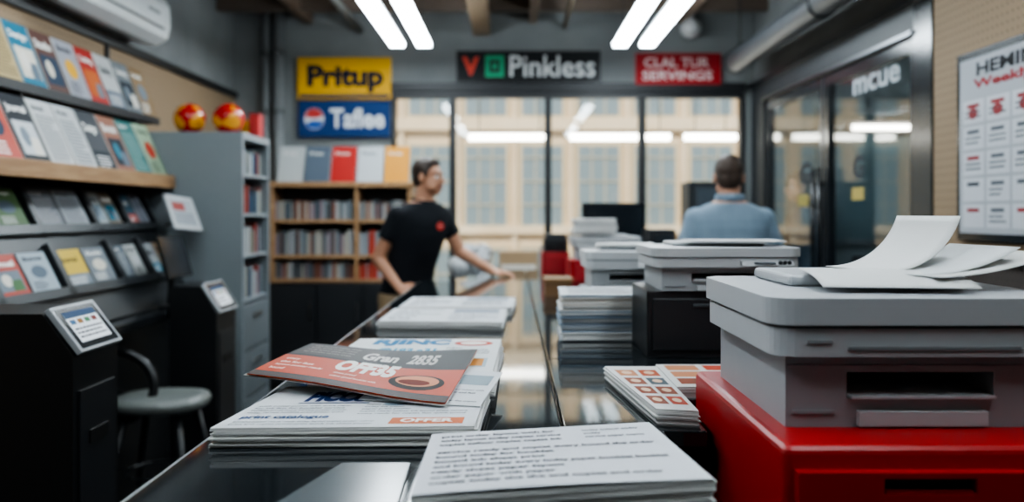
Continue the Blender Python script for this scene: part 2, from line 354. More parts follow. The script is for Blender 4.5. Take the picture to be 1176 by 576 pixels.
m.box(XL+.22,XL+.262,4.3,5.37,2.585,2.593,H('6a6f71')); m.box(XL+.25,XL+.262,5.15,5.3,2.66,2.68,H('8a8f91')); m.build('air_conditioner',bevel=.012,seg=3)
# ---- signs
def signP(x0,x1,z0,z1,y=YB-.03): return quadP((x0,y,z0),(x1,y,z0),(x1,y,z1),(x0,y,z1))
def px(x0,x1,y0,y1,d): return ((x0-588)*d/1000,(x1-588)*d/1000,1.45-(y1-245)*d/1000,1.45-(y0-245)*d/1000)
D=YB-.05
m=MB(); P=signP(*px(342,449,66,114,D),y=D); slab(m,P,.04,H('dba91e'),'plastic'); drect(m,P,.0,0,1,1,H('d9a61c'),1,.001); drect(m,P,.02,.03,.98,.12,H('2a3350'),2,.001)
dtext(m,P,'Pritup',.1,.16,.92,.82,H('12172c'),2,.001,.045); m.build('shop_sign_yellow',bevel=.004)
m=MB(); P=signP(*px(343,448,116,157,D),y=D); slab(m,P,.04,H('163a6a'),'plastic'); drect(m,P,0,0,1,1,H('15386a'),1,.001)
dell(m,P,.17,.5,.11,.3,H('d9dde2'),2,.001); dell(m,P,.17,.52,.1,.27,H('bf3b36'),3,.001,a0=.2,a1=math.pi-.1); dell(m,P,.17,.46,.1,.24,H('2a5da8'),3,.001,a0=math.pi+.3,a1=2*math.pi-.1)
dtext(m,P,'Taflee',.34,.24,.94,.8,H('dee2e6'),2,.001,.03); m.build('shop_sign_blue',bevel=.004)
m=MB(); P=signP(*px(524,690,58,94,D),y=D); slab(m,P,.04,H('17191c'),'plastic'); drect(m,P,.01,.05,.99,.95,H('14171a'),1,.001)
dtext(m,P,'V',.04,.2,.16,.8,H('c9483a'),2,.001,.05)
drect(m,P,.2,.15,.33,.85,H('2f936b'),2,.001); drect(m,P,.23,.3,.30,.7,H('1c2023'),3,.001); drect(m,P,.25,.4,.28,.6,H('2f936b'),4,.001)
dtext(m,P,'Pinkless',.37,.16,.96,.85,H('d4d6d6'),2,.001,.01); m.build('shop_sign_black',bevel=.004)
m=MB(); P=signP(*px(730,828,61,97,D),y=D); slab(m,P,.04,H('98181e'),'plastic'); drect(m,P,0,0,1,1,H('9a1c22'),1,.001)
dtext(m,P,'CLAL TUR',.1,.55,.86,.86,H('e3cecd'),2,.001,.02); dtext(m,P,'SERVINGS',.08,.14,.9,.44,H('e3cecd'),2,.001,.02); m.build('shop_sign_red',bevel=.004)
# ---- exterior
m=MB(); YF=13
m.box(-9,10,YF,YF+.3,-.2,9,mat='facade'); sc=.013
def fx(a): return (a-588)*sc
def fz(b): return 1.45-(b-245)*sc
for z,h in ((150,.18),(100,.1),(268,.12)): m.box(-9,10,YF-.12,YF,fz(z),fz(z)+h,mat='facade')
for i in range(-9,12):
    x0=fx(535+i*64.5); x1=x0+.6
    for (za,zb) in ((262,168),(133,103),(90,30),(395,285)):
        m.box(x0-.06,x1+.06,YF-.05,YF,fz(za)-.06,fz(zb)+.06,H('cdb998')); m.box(x0,x1,YF-.055,YF-.045,fz(za),fz(zb),H('7f8c90'),'plastic')
        for t in (.33,.66): m.box(x0+(x1-x0)*t-.012,x0+(x1-x0)*t+.012,YF-.07,YF-.05,fz(za),fz(zb),H('b4ad99'))
        zz=fz(za)+.35
        while zz<fz(zb): m.box(x0,x1,YF-.07,YF-.05,zz-.012,zz+.012,H('b4ad99')); zz+=.35
    m.box(x0-.14,x0-.08,YF-.08,YF,-.2,9,mat='facade')
m.build('building_facade')
wallbox('street_ground',-12,12,YB+.1,YF+.2,-.25,-.05,mat='street')
for a,b,y in ((538,632,157),(655,770,157),(787,846,157)):  # glowing bars hung outside in place of tubes reflected in the window
    m=MB(); d=8.3; x0,x1=(a-588)*d/1000,(b-588)*d/1000; z=1.45-(y-245)*d/1000
    m.box(x0,x1,d,d+.06,z-.03,z+.03,mat='tuberefl')
    for x in (x0+.1,x1-.1): m.tube([(x,d+.03,z),(x,d+.03,3.0)],.005,H('444444'))
    m.build('window_reflection_tube')
m=MB(); m.box(-2,3.5,YB+.12,9,3.0,3.1,H('777777')); m.build('street_canopy')  # unseen slab that carries the reflection stand-in bars
# ================================================================= COUNTER
ZT=1.05
LF=[(-.54,.7),(.092,.7),(.092,6.2),(-.22,6.2),(-.22,5.15),(-.54,5.15)]
RN=[(.098,.7),(.28,.7),(.28,1.6),(.36,1.6),(.36,1.875),(.95,1.875),(.95,2.397),(.098,2.397)]
RF=[(.098,2.403),(.95,2.403),(.95,6.2),(.098,6.2)]
ce=empty('service_counter',(0,3.4,0))
for n,pl in (('top_left',LF),('top_right_near',RN),('top_right_far',RF)):
    m=MB(); m.prism(pl,ZT-.03,ZT,mat='counter'); m.build(n,ce,bevel=.003)
m=MB()
m.prism([(-.5,.74),(.25,.74),(.25,1.64),(.32,1.64),(.32,1.9),(.9,1.9),(.9,6.16),(-.18,6.16),(-.18,5.1),(-.5,5.1)],.08,ZT-.032,H('202225'),'gloss')
m.prism([(-.46,.78),(.22,.78),(.22,1.68),(.28,1.68),(.28,1.94),(.86,1.94),(.86,6.1),(-.14,6.1),(-.14,5.05),(-.46,5.05)],0,.08,H('0d0e0f'))
for y in (1.6,2.45,3.3,4.2): m.box(-.512,-.5,y-.38,y+.4,.15,.95,H('26292c'),'gloss')
m.build('cabinet_body',ce,bevel=.004)
m=MB(); m.box(-.546,-.54,.7,5.15,ZT-.03,ZT-.002,H('b8bcbe'),'metal'); m.build('edge_strip',ce)
# ================================================================= PAPER STACKS
m=MB(); r=random.Random(3)
cA=[(-.515,1.485),(-.065,1.50),(-.05,1.86),(-.475,1.84)]
stack(m,cA,ZT,ZT+.034,13,r,.006); P=topP(cA,ZT+.0345)
drect(m,P,0,0,1,1,(.83,.84,.85),0)
dtext(m,P,'PICCU',.20,.56,.48,.82,H('0f2a5b'),2,bold=.07); drect(m,P,.19,.52,.50,.54,H('0f2a5b'),1)
dtextlines(m,P,.52,.56,.68,.86,6,H('4c5258'),nw=3); dell(m,P,.62,.50,.05,.05,H('8fa4b0'),1); drect(m,P,.70,.56,.95,.84,H('7f9098'),1); drect(m,P,.72,.60,.82,.8,H('3d5a68'),2); drect(m,P,.85,.58,.93,.82,H('b4452a'),2)
dtextlines(m,P,.04,.28,.44,.48,4,H('5b6066'),nw=6); dtextlines(m,P,.50,.24,.95,.50,5,H('5b6066'),nw=7); dtext(m,P,'print catalogue',.05,.16,.40,.25,H('2a4a76'),2,bold=.03); dtextlines(m,P,.05,.03,.6,.13,2,H('6a7075'),nw=9)
drect(m,P,.66,.05,.95,.18,H('cc6a3a'),1); dtext(m,P,'OFFER',.70,.08,.91,.155,H('f4efe9'),2,bold=.04)
m.build('brochure_stack')
m=MB(); cB=[(-.455,1.93),(-.045,1.9),(-.03,2.46),(-.43,2.47)]
stack(m,cB,ZT,ZT+.045,14,r,.006); P=topP(cB,ZT+.0455); drect(m,P,0,0,1,1,(.86,.87,.87),0)
dtext(m,P,'RJINC',.14,.74,.66,.96,H('1f76a5'),2,bold=.06); dtext(m,P,'@193 a31',.22,.52,.60,.68,H('3a93b4'),2,bold=.05)
dell(m,P,.82,.85,.13,.08,H('c8402a'),1); dell(m,P,.82,.85,.09,.05,H('e9e6e0'),2); dtextlines(m,P,.66,.52,.95,.72,4,H('4a5258'),nw=3); drect(m,P,.05,.2,.95,.42,H('a6b8c0'),1); drect(m,P,.7,.22,.93,.40,H('d08a3a'),2)
m.build('brochure_stack')
# loose leaflet between piles
m=MB(); P=quadP((-.30,1.70,ZT+.0375),(-.06,1.64,ZT+.0375),(-.02,1.93,ZT+.0485),(-.26,2.0,ZT+.0485)); slab(m,P,.001,(.84,.85,.86)); dtextlines(m,P,.45,.05,.95,.5,6,H('5b6066'),nw=5); drect(m,P,.5,.55,.95,.85,H('8fa0a8'),1); m.build('folded_leaflet')
def wA(u,v): return (0,0,.006*math.sin(u*5+v*2)+.014*(1-u)**3*(1-v)-.001)
m=MB()
for i,(co,dz) in enumerate((((.84,.84,.83),0),(H('b8451c'),.004))):
    c=[(-.555+.01*i,1.80-.01*i),(-.125,1.63),(-.085,2.15),(-.515,2.24)]
    P=quadP((c[0][0],c[0][1],ZT+.054+dz),(c[1][0],c[1][1],ZT+.048+dz),(c[2][0],c[2][1],ZT+.058+dz),(c[3][0],c[3][1],ZT+.058+dz),warp=wA)
    slab(m,P,.0015,co,'glosspaper')
OR=H('bd4420')
drect(m,P,0,0,1,1,H('26272a'),1,mat='glosspaper',ns=14)
drect(m,P,0.0,.10,1,.55,OR,2,mat='glosspaper',ns=12); drect(m,P,.0,.0,1,.07,H('352420'),2,mat='glosspaper',ns=10)
drect(m,P,.02,.60,.5,.96,H('454140'),2,mat='glosspaper'); drect(m,P,.55,.58,.98,.97,H('1c1e20'),2,mat='glosspaper')
dtext(m,P,'OFF35',.34,.30,.66,.57,H('f4efe9'),4,bold=.06); dtext(m,P,'Gran',.40,.64,.60,.84,H('d9d5d0'),4,bold=.04)
dtextlines(m,P,.05,.14,.31,.46,4,H('f0d9cc'),4,nw=3); dell(m,P,.80,.28,.14,.14,H('2a2624'),3); dell(m,P,.80,.30,.11,.10,H('d89070'),4); dell(m,P,.79,.27,.08,.05,H('6f1f0c'),5)
dtextlines(m,P,.38,.13,.62,.27,2,H('f0d9cc'),4,nw=4); dtext(m,P,'2835',.66,.64,.82,.86,H('c7c3bf'),4,bold=.04); dtextlines(m,P,.06,.64,.34,.92,4,H('9a9590'),4,nw=4)
m.build('orange_brochure')
m=MB(); r=random.Random(11)
cC=[(-.128,1.085),(.27,1.165),(.232,1.475),(-.128,1.395)]
stack(m,cC,ZT,ZT+.045,15,r,.004)
P=topP(cC,ZT+.047,warp=lambda u,v:(0,0,.004*math.sin(u*3+.5)*(1-v))); slab(m,P,.001,(.84,.85,.865)); drect(m,P,0,0,1,1,(.83,.84,.86),.2,ns=10)
dtextlines(m,P,.05,.70,.56,.94,3,H('23282f'),2,nw=5,bold=.035); dtextlines(m,P,.05,.08,.93,.64,7,H('2a3037'),2,nw=8,bold=.035); dtextlines(m,P,.66,.72,.92,.92,3,H('3d434b'),2,nw=3,bold=.03)
m.build('document_stack')
m=MB(); r=random.Random(5)
cD=[(.275,1.66),(.352,1.64),(.352,2.12),(.225,2.12)]
stack(m,cD,ZT,ZT+.028,9,r,.003); P=topP(cD,ZT+.0285); drect(m,P,0,0,1,1,(.84,.84,.83),0)
for j in range(4):
    for i in range(2):
        drect(m,P,.10+i*.44,.10+j*.21,.46+i*.44,.26+j*.21,H(r.choice(['b0522f','8c4a33','c07f5a','4f5a60','b8442a'])),1); dell(m,P,.28+i*.44,.18+j*.21,.1,.04,H('e0bda0'),2)
m.build('photo_catalogue_stack')
m=MB(); c=[(.358,1.89),(.56,1.89),(.56,2.17),(.358,2.17)]; stack(m,c,ZT,ZT+.024,8,r,.002); P=topP(c,ZT+.0245); drect(m,P,0,0,1,1,(.84,.84,.83),0)
for j in range(3):
    for i in range(2): drect(m,P,.08+i*.46,.1+j*.3,.46+i*.44,.34+j*.3,H(r.choice(['b0522f','8c4a33','c07f5a','4f5a60','b8442a'])),1)
m.build('photo_catalogue_stack')
r=random.Random(8)
for c,h in (([(-.465,3.02),(-.03,2.98),(-.02,3.4),(-.46,3.42)],.028),([(-.45,3.46),(.0,3.44),(.015,3.84),(-.44,3.86)],.03)):
    m=MB(); stack(m,c,ZT,ZT+h,9,r,.006); P=topP(c,ZT+h+.0005); drect(m,P,0,0,1,1,(.83,.84,.85),0,.001); dtextlines(m,P,.06,.1,.46,.9,5,H('50575e'),1,.001,nw=4,bold=.04); dtextlines(m,P,.54,.1,.95,.6,4,H('50575e'),1,.001,nw=4,bold=.04); drect(m,P,.55,.66,.94,.92,H('8992a0'),1,.001); m.build('document_stack')
m=MB(); c=[(.152,2.72),(.435,2.73),(.44,3.02),(.16,3.03)]
stack(m,c,ZT,ZT+.145,26,r,.008,['b0b5b9','a0a8b0','c9c2b8','8fa0b0']); P=topP(c,ZT+.1455); drect(m,P,0,0,1,1,(.86,.87,.88),0,.001); dtextlines(m,P,.1,.1,.9,.9,6,H('4d545a'),1,.001,nw=6,bold=.04); m.build('tall_paper_stack')
m=MB(); m.prism([(-.37,1.02),(-.15,1.02),(-.16,1.38),(-.27,1.38)],ZT,ZT+.006,H('565e62'),'gloss'); m.build('reflection_plate',bevel=.002)  # glossy grey plate added in place of a translucent reflection on the counter
# ================================================================= PRINTERS
def printer(name,x0,x1,y0,y1,z0,z1,c1='c3c6c8',c2='aeb2b5',dark='2b2e31',bev=.01,panel=True):
    e=empty(name,((x0+x1)/2,(y0+y1)/2,z0)); w=x1-x0; d=y1-y0; h=z1-z0
    C1,C2,DK=H(c1),H(c2),H(dark)
    bx0,bx1,by0,by1=x0+.07*w,x1-.05*w,y0+.08*d,y1-.05*d; zb=z0+.56*h
    m=MB(); rl,rr=bx0+.2*w,bx1-.2*w; za,zc=z0+.22*h,z0+.42*h
    m.box(bx0,rl,by0,by1,z0+.0,zb,C2,'plastic'); m.box(rr,bx1,by0,by1,z0,zb,C2,'plastic')
    m.box(rl,rr,by0,by1,z0,za,C2,'plastic'); m.box(rl,rr,by0,by1,zc,zb,C2,'plastic'); m.box(rl,rr,by0+.6*d,by1-.01,za,zc,DK)
    m.build('lower_body',e)
    m=MB(); m.box(rl+.003,rr-.003,by0-.012*w/.4,by0+.59*d,za+.001,za+.006,C1,'plastic'); m.box(rl+.03*w,rr-.03*w,by0-.012,by0,z0+.015*h,z0+.13*h,C1,'plastic')
    m.box(bx0+.005*w,bx1-.005*w,by0-.003,by0,zc+.05*h,zc+.06*h,H('7a7e81')); m.box(bx0+.02*w,bx0+.16*w,by0-.004,by0,z0+.1*h,z0+.13*h,H('8a8e91')); m.build('output_tray',e,bevel=.0015)
    m=MB(); zs=z0+.8*h
    prof=rrect(x0,x1,y0,y1,.045*w/.45,6)
    m.ext([(a,b) for a,b in rrect(x0+.015*w,x1-.015*w,y0+.015*d,y1-.01*d,.04*w/.45,6)],'Z',zb,zs-.006*h/.2,C1,'plastic'); m.ext([(a,b) for a,b in rrect(x0+.02*w,x1-.02*w,y0+.02*d,y1-.02*d,.04*w/.45,6)],'Z',zs-.006*h/.2,zs,H('5d6164'))
    m.ext(prof,'Z',zs,z1,C1,'plastic'); m.build('scanner_unit',e,bevel=bev,seg=4)
    m=MB()
    if panel:
        m.ext([(y0+.02*d,zb+.01),(y0-.05*d,zb+.005),(y0-.02*d,zs-.012),(y0+.02*d,zs-.01)],'X',x1-.42*w,x1-.08*w,C1,'plastic')
        PP=quadP((x1-.34*w,y0-.052*d,zb+.008),(x1-.2*w,y0-.052*d,zb+.008),(x1-.2*w,y0-.022*d,zs-.014),(x1-.34*w,y0-.022*d,zs-.014)); drect(m,PP,0,.1,1,.9,H('1d2a33'),2,mat='gloss')
        for i in range(3): m.sph((x1-(.17-.03*i)*w,y0-.04*d,(zb+zs)/2),.006*w/.4,DK,'plastic',seg=8,rings=6)
    else:
        m.box(x0+.25*w,x1-.2*w,y0+.004,y0+.012,zb+.05*h,zb+.08*h,H('7d8184'),'plastic'); m.box(x0+.12*w,x0+.2*w,y0+.004,y0+.012,zb+.1*h,zb+.13*h,H('8d9194'),'plastic')
    m.build('control_panel',e,bevel=.001)
    m=MB(); m.box(x0+.2*w,x1-.15*w,y0+.45*d,y1-.08*d,z1,z1+.1*h,C1,'plastic'); m.build('document_feeder',e,bevel=bev*.6,seg=3)
    return e
RD=H('a80f14')
e=empty('red_drawer_cabinet',(.64,1.52,0)); m=MB()
m.box(.385,.90,1.235,1.835,0.02,1.12,RD,'plastic'); m.build('carcass',e,bevel=.012,seg=3)
for i,(a,b) in enumerate(((.86,1.088),(.58,.84),(.3,.56),(.05,.28))):
    m=MB(); c0,c1,zz0,zz1=.52,.65,b-.03,b-.008
    m.box(.40,c0,1.215,1.235,a,b,RD,'plastic'); m.box(c1,.885,1.215,1.235,a,b,RD,'plastic'); m.box(c0,c1,1.215,1.235,a,zz0,RD,'plastic'); m.box(c0,c1,1.215,1.235,zz1,b,RD,'plastic'); m.box(c0,c1,1.2349,1.2352,zz0,zz1,H('1a0507'))
    m.box(c0+.004,c1-.004,1.218,1.224,zz0,zz0+.005,H('8a1014'),'plastic')
    m.build('drawer_%d'%(i+1),e)
printer('multifunction_printer',.39,.865,1.31,1.79,1.12,1.322,'b4b7ba','989ca0',dark='3d4145',bev=.014,panel=False)
m=MB()
P=quadP((.56,1.53,1.344),(.80,1.54,1.344),(.79,1.72,1.344),(.56,1.71,1.344)); slab(m,P,.0015,(.80,.81,.81))
def curl(base0,base1,length,a0,a1,col,lift=0):
    b0,b1=V(base0),V(base1); side=(b1-b0); dr=V((side.y,-side.x,0)).normalized()*-1; ns=16
    p=V((0,0,0)); pts=[p.copy()]
    for i in range(ns):
        a=math.radians(a0+(a1-a0)*(i/ns)**1.1); p=p+(dr*math.cos(a)+V((0,0,1))*math.sin(a))*length/ns; pts.append(p.copy())
    vs=[];N=9
    for off in (0,-.0012):
        for q in pts:
            for k in range(N): vs.append(b0.lerp(b1,k/(N-1))+q+V((0,0,off+lift*(k/(N-1)))))
    fs=[];o=(ns+1)*N
    for i in range(ns):
        for k in range(N-1): a=i*N+k; fs+= [(a,a+1,a+N+1,a+N),(o+a,o+a+N,o+a+N+1,o+a+1)]
    for i in range(ns): fs+=[(i*N,(i+1)*N,o+(i+1)*N,o+i*N),(i*N+N-1,o+i*N+N-1,o+(i+1)*N+N-1,(i+1)*N+N-1)]
    for k in range(N-1): fs+=[(k,o+k,o+k+1,k+1),(ns*N+k,ns*N+k+1,o+ns*N+k+1,o+ns*N+k)]
    m.add(vs,fs,'paper',col,True)
curl((.62,1.72,1.347),(.65,1.53,1.347),.195,0,74,(.86,.86,.85))
curl((.64,1.60,1.3475),(.69,1.40,1.3475),.235,2,18,(.83,.83,.82))
curl((.64,1.62,1.3478),(.67,1.44,1.3478),.20,0,30,(.81,.82,.82))
P=quadP((.50,1.40,1.3445),(.74,1.37,1.3445),(.76,1.55,1.3465),(.52,1.58,1.3465),warp=lambda u,v:(0,0,-.016*(1-v)**3+.004)); slab(m,P,.001,(.84,.84,.83))
m.build('loose_paper_sheets')
m=MB(); m.box(.375,.80,2.42,2.72,ZT,1.235,H('1b1d20'),'plastic'); m.box(.39,.785,2.412,2.42,1.07,1.215,H('212326'),'plastic'); m.box(.5,.68,2.406,2.412,1.19,1.2,H('3b3f43')); m.build('black_paper_cabinet',bevel=.006)
printer('multifunction_printer',.385,.80,2.38,2.74,1.236,1.355,'bcbfc1','a3a7aa',bev=.01)
m=MB()
for i in range(3):
    P=quadP((.50+.02*i,2.5,1.3675+.002*i),(.72+.03*i,2.47,1.3675+.002*i),(.74+.03*i,2.68,1.3675+.002*i),(.52,2.7,1.3675+.002*i)); slab(m,P,.001,(.85,.85,.85))
m.build('loose_paper_sheets')
m=MB(); m.box(.27,.58,3.2,3.52,ZT,1.165,H('73797d'),'plastic'); m.box(.29,.56,3.192,3.2,1.07,1.15,H('5d6266'),'plastic'); m.build('paper_cassette',bevel=.006)
printer('multifunction_printer',.27,.60,3.18,3.52,1.166,1.31,'c4c7c9','aeb2b5',bev=.01)
m=MB(); c=[(.33,3.32),(.55,3.3),(.56,3.5),(.34,3.5)]; stack(m,c,1.325,1.333,4,r,.01); m.build('loose_paper_sheets')
m=MB(); m.box(.16,.29,4.2,4.42,ZT,1.13,H('7a5a3c')); m.box(.155,.295,4.195,4.425,1.12,1.135,H('8a6a48')); m.build('cardboard_box')
m=MB(); m.box(.33,.74,4.95,5.3,ZT,1.185,H('a0181e'),'plastic'); m.box(.36,.71,4.94,4.95,1.07,1.165,H('a8262c'),'plastic'); m.box(.47,.6,4.932,4.94,1.14,1.155,H('3a0c0e')); m.build('red_storage_box',bevel=.006)
printer('multifunction_printer',.34,.74,4.93,5.3,1.186,1.315,'c5c7c9','b2b5b8',bev=.01)
m=MB(); c=[(.36,4.99),(.6,4.99),(.6,5.25),(.36,5.25)]; stack(m,c,1.329,1.42,12,r,.012); m.build('document_stack')
m=MB(); m.box(.19,.36,5.45,5.75,ZT,1.21,H('9d1f24'),'plastic'); m.box(.21,.34,5.44,5.45,1.07,1.19,H('a92c31'),'plastic'); m.build('red_storage_box',bevel=.006)
m=MB(); m.box(.2,.35,5.46,5.74,1.21,1.29,H('26282b'),'plastic'); m.box(.21,.34,5.47,5.7,1.29,1.32,H('34373a'),'plastic'); m.box(.22,.33,5.455,5.46,1.23,1.27,H('0d0e10')); m.build('label_printer',bevel=.008)
m=MB(); m.box(.46,.87,5.7,5.73,1.2,1.52,H('131518'),'gloss'); m.box(.475,.855,5.697,5.70,1.22,1.505,H('1c2228'),'gloss'); m.box(.63,.7,5.72,5.76,1.07,1.3,H('1a1c1e')); m.box(.55,.78,5.65,5.85,ZT,1.065,H('1a1c1e')); m.box(.5,.83,5.73,5.78,1.26,1.46,H('1a1c1e')); m.build('computer_monitor',bevel=.006)
m=MB(); m.box(.78,.93,4.95,5.2,ZT,1.36,H('1c1f22'),'plastic'); m.box(.8,.91,4.94,4.95,1.2,1.33,H('31363a'),'gloss'); m.box(.8,.91,4.93,4.94,1.07,1.1,H('555555')); m.build('card_terminal_printer',bevel=.01)
# ================================================================= LEFT SIDE
r=random.Random(21)
e=empty('magazine_display_shelf',(-2.2,4.0,1.6)); m=MB()
m.box(XL+.012,-2.0,2.6,5.16,1.61,1.65,mat='woodh'); m.box(-2.03,-1.995,2.6,5.16,1.60,1.675,mat='woodh'); m.build('lower_shelf',e,bevel=.003)
m=MB(); m.box(XL+.012,-2.19,2.6,5.4,2.0,2.025,H('1d1f22')); m.box(-2.2,-2.185,2.6,5.4,1.995,2.04,H('1d1f22'))
for y in (2.7,3.9,5.1): m.box(XL+.012,XL+.03,y,y+.03,1.6,2.44,H('1a1b1d')); m.box(XL+.012,-2.2,y,y+.012,1.93,2.0,H('1a1b1d'))
m.build('upper_rail',e)
m=MB(); y=3.1; i=0; seq=['80694c','a97f3e','c2922e','a8946a','1c6a83','5a3f38','9698a0','a52a24','b4b6b5','6a7074']
while y<5.25:
    w=.2; P=quadP((-2.21,y,2.03),(-2.21,y+w,2.03),(-2.33,y+w,2.34),(-2.33,y,2.34)); slab(m,P,.012,(.75,.75,.73)); cover(m,P,r,seq[i%10]); y+=w+.015; i+=1
m.build('upper_books',e)
m=MB(); y=3.0; i=0; seq=['2a3640','7a4c36','a8473a','202429','b4b6b5','b0b3b3','35393e','8a5a46','1c5f5c','8fa48a','a59f93']
while y<5.1:
    w=.205; P=quadP((-2.03,y,1.655),(-2.03,y+w,1.655),(-2.17,y+w,1.965),(-2.17,y,1.965)); slab(m,P,.014,(.72,.72,.7)); cover(m,P,r,seq[i%11],kind=2 if i in (4,5) else None); y+=w+.012; i+=1
m.build('lower_books',e)
e=empty('brochure_rack',(-2.1,4.1,.95)); m=MB()
m.ext([(XL+.02,.955),(-1.86,.955),(-1.93,1.06),(-2.2,1.60),(XL+.02,1.60)],'Y',2.75,5.1,H('1d2023'),'plastic'); m.build('carcass',e,bevel=.004)
def rk(t,off=0):
    a=V((-1.93,0,1.06)); b=V((-2.2,0,1.60)); n=V((.894,0,.447)); return a.lerp(b,t)+n*off
m=MB(); mm=MB(); ys=[2.78,3.30,3.82,4.36,4.72,5.08]
rows=((.04,.46),(.54,.97)); bc=[['989992','a9acb0'],['a64a3f','98a4ac'],['c6a83a','6b7278'],['5d6770','a3a6a4'],['9fa3a5','89725e']]; tc=[['97a12e','6f8a4a'],['b2b83a','4f6a42'],['6c6f76','979ba0'],['a6a9a8','7c6f60'],['3d5f70','9095a0']]
for bi in range(5):
    y0,y1=ys[bi],ys[bi+1]
    for ri,(t0,t1) in enumerate(rows):
        a=rk(t0,.0);b=rk(t1,.0); n=V((.894,0,.447))*.03
        for (ya,yb) in ((y0,y0+.022),(y1-.022,y1)):
            q=[V((a.x,ya,a.z)),V((a.x,yb,a.z)),V((b.x,yb,b.z)),V((b.x,ya,b.z))]; P=quadP(*[p+n for p in q]); slab(m,P,.035,H('25282b'),'plastic')
        P=quadP(*[p+n for p in (V((a.x,y0,a.z)),V((a.x,y1,a.z)),V((rk(t0+.07).x,y1,rk(t0+.07).z)),V((rk(t0+.07).x,y0,rk(t0+.07).z)))]); slab(m,P,.035,H('2b2f32'),'plastic')
        w=(y1-y0-.10)/2
        for k in range(2):
            ya=y0+.035+k*(w+.02); lo,hi=rk(t0+.06,.008),rk(t1-.05,.008)
            P=quadP((lo.x,ya,lo.z),(lo.x,ya+w,lo.z),(hi.x,ya+w,hi.z),(hi.x,ya,hi.z)); slab(mm,P,.004,(.7,.7,.7)); cover(mm,P,r,(bc if ri==0 else tc)[bi][k],off=.0008)
m.build('pocket_frames',e); mm.build('brochures',e)
m=MB(); m.box(XL+.035,-1.75,2.72,4.95,.91,.95,H('1b1d1f'),'gloss'); m.box(XL+.035,-1.95,2.75,4.95,.0,.909,H('191b1d')); m.box(-1.95,-1.93,2.85,3.8,.1,.85,H('202325')); m.build('wall_desk',bevel=.004)
def kiosk(name,xf,y0,y1,zf,zt,xb,scr):
    e=empty(name,(xf,(y0+y1)/2,0)); m=MB()
    m.ext([(xf,0),(xf,zf),(xf-.085,zt),(xb,zt),(xb,0)],'Y',y0,y1,H('151719'),'plastic'); m.build('housing',e,bevel=.012,seg=3)
    m=MB(); m.box(xf,xf+.006,y0+.03,y1-.03,.12,zf-.1,H('1f2124'),'plastic'); m.box(xf+.006,xf+.01,y0+.08,y1-.08,zf-.26,zf-.22,H('050506')); m.build('front_panel',e,bevel=.002)
    m=MB(); nn=V((zt-zf,0,.085)).normalized()
    a=V((xf+.008,0,zf+.0)); b=V((xf-.085,0,zt+.006))
    q=[a,a,b,b]; yy=[y0+.01,y1-.01,y1-.01,y0+.01]
    P=quadP(*[V((p.x,y,p.z))+nn*.016 for p,y in zip(q,yy)]); slab(m,P,.018,H('a5a9ac'),'plastic'); drect(m,P,.05,.06,.95,.94,H('1a1e22'),1,mat='gloss')
    drect(m,P,.14,.18,.84,.84,H('6e7880'),2,mat='screen' if scr else 'gloss'); drect(m,P,.14,.70,.84,.84,H('2c4868'),3)
    for i in range(4): drect(m,P,.18+i*.16,.56,.30+i*.16,.66,H(['3f6a90','a0703c','4a835a','804038'][i]),3)
    dlines(m,P,.18,.24,.8,.5,3,H('3a4046'),3)
    m.build('touch_screen',e,bevel=.003)
kiosk('self_service_kiosk',-1.2,2.38,2.65,1.06,1.175,-1.72,True)
kiosk('self_service_kiosk',-1.5,4.42,4.72,.94,1.08,-1.74,True)
m=MB()
P=quadP((-1.77,4.5,1.11),(-1.77,4.84,1.11),(-1.83,4.84,1.33),(-1.83,4.5,1.33)); slab(m,P,.02,H('121416'),'gloss'); drect(m,P,.05,.06,.95,.94,H('1d2228'),1,mat='gloss')
m.tube([(-1.82,4.68,1.2),(-1.84,4.68,.965)],.016,H('1a1c1e')); m.box(-1.86,-1.78,4.58,4.78,.95,.965,H('1a1c1e')); m.build('desk_monitor',bevel=.003)
m=MB(); P=quadP((-1.88,4.86,1.37),(-1.80,5.07,1.35),(-1.87,5.08,1.54),(-1.95,4.88,1.56)); slab(m,P,.012,H('b5b8b9'),'plastic'); drect(m,P,.1,.1,.9,.9,H('a3a9ac'),1); drect(m,P,.15,.55,.6,.8,H('a0504a'),2); dlines(m,P,.15,.15,.85,.5,4,H('6a7076'),2); m.tube([(-1.88,4.98,1.42),(-1.98,4.98,1.38)],.01,H('333333')); m.build('price_placard')
e=empty('desk_chair',(-1.6,3.95,0)); cx,cy,zs=-1.60,3.98,.56
m=MB(); st=[]
for z,rr in ((zs,.17),(zs+.012,.2),(zs+.035,.21),(zs+.058,.2),(zs+.066,.15)): st.append(((cx,cy,z),(rr,0,0),(0,rr*.95,0)))
m.loft(st,H('6a6e6b'),'plastic',28,2.5); m.build('seat',e)
m=MB()
for sx,sy in ((-1,-1),(1,-1),(1,1),(-1,1)): m.tube([(cx+sx*.11,cy+sy*.11,zs+.005),(cx+sx*.17,cy+sy*.17,.25),(cx+sx*.19,cy+sy*.19,0)],[.018,.016,.013],H('1d1f21'),'plastic')
m.tube([(cx+.155*math.cos(a*math.pi/8),cy+.155*math.sin(a*math.pi/8),.28) for a in range(17)],.008,H('2b2d2f'),'gloss'); m.build('legs',e)
m=MB(); pts=[]
for i in range(13):
    a=math.radians(80-i*150/12); pts.append((cx-.22+.20*math.cos(a),cy-.006*i,.66+.16*math.sin(a)))
m.tube([(cx-.30,cy+.02,.80)]+pts+[(cx-.15,cy-.09,zs+.03)],.02,H('17181a'),'plastic')
m.tube([(cx-.30,cy+.02,.80),(cx-.31,cy+.02,.7),(cx-.18,cy+.05,zs+.03)],.018,H('17181a'),'plastic')
m.build('back_and_arms',e)
e=empty('grey_filing_cabinet',(-2,5.4,0)); G=H('7e868a'); x0,x1,y0,y1,zt=-2.36,-1.6,5.17,5.75,1.935
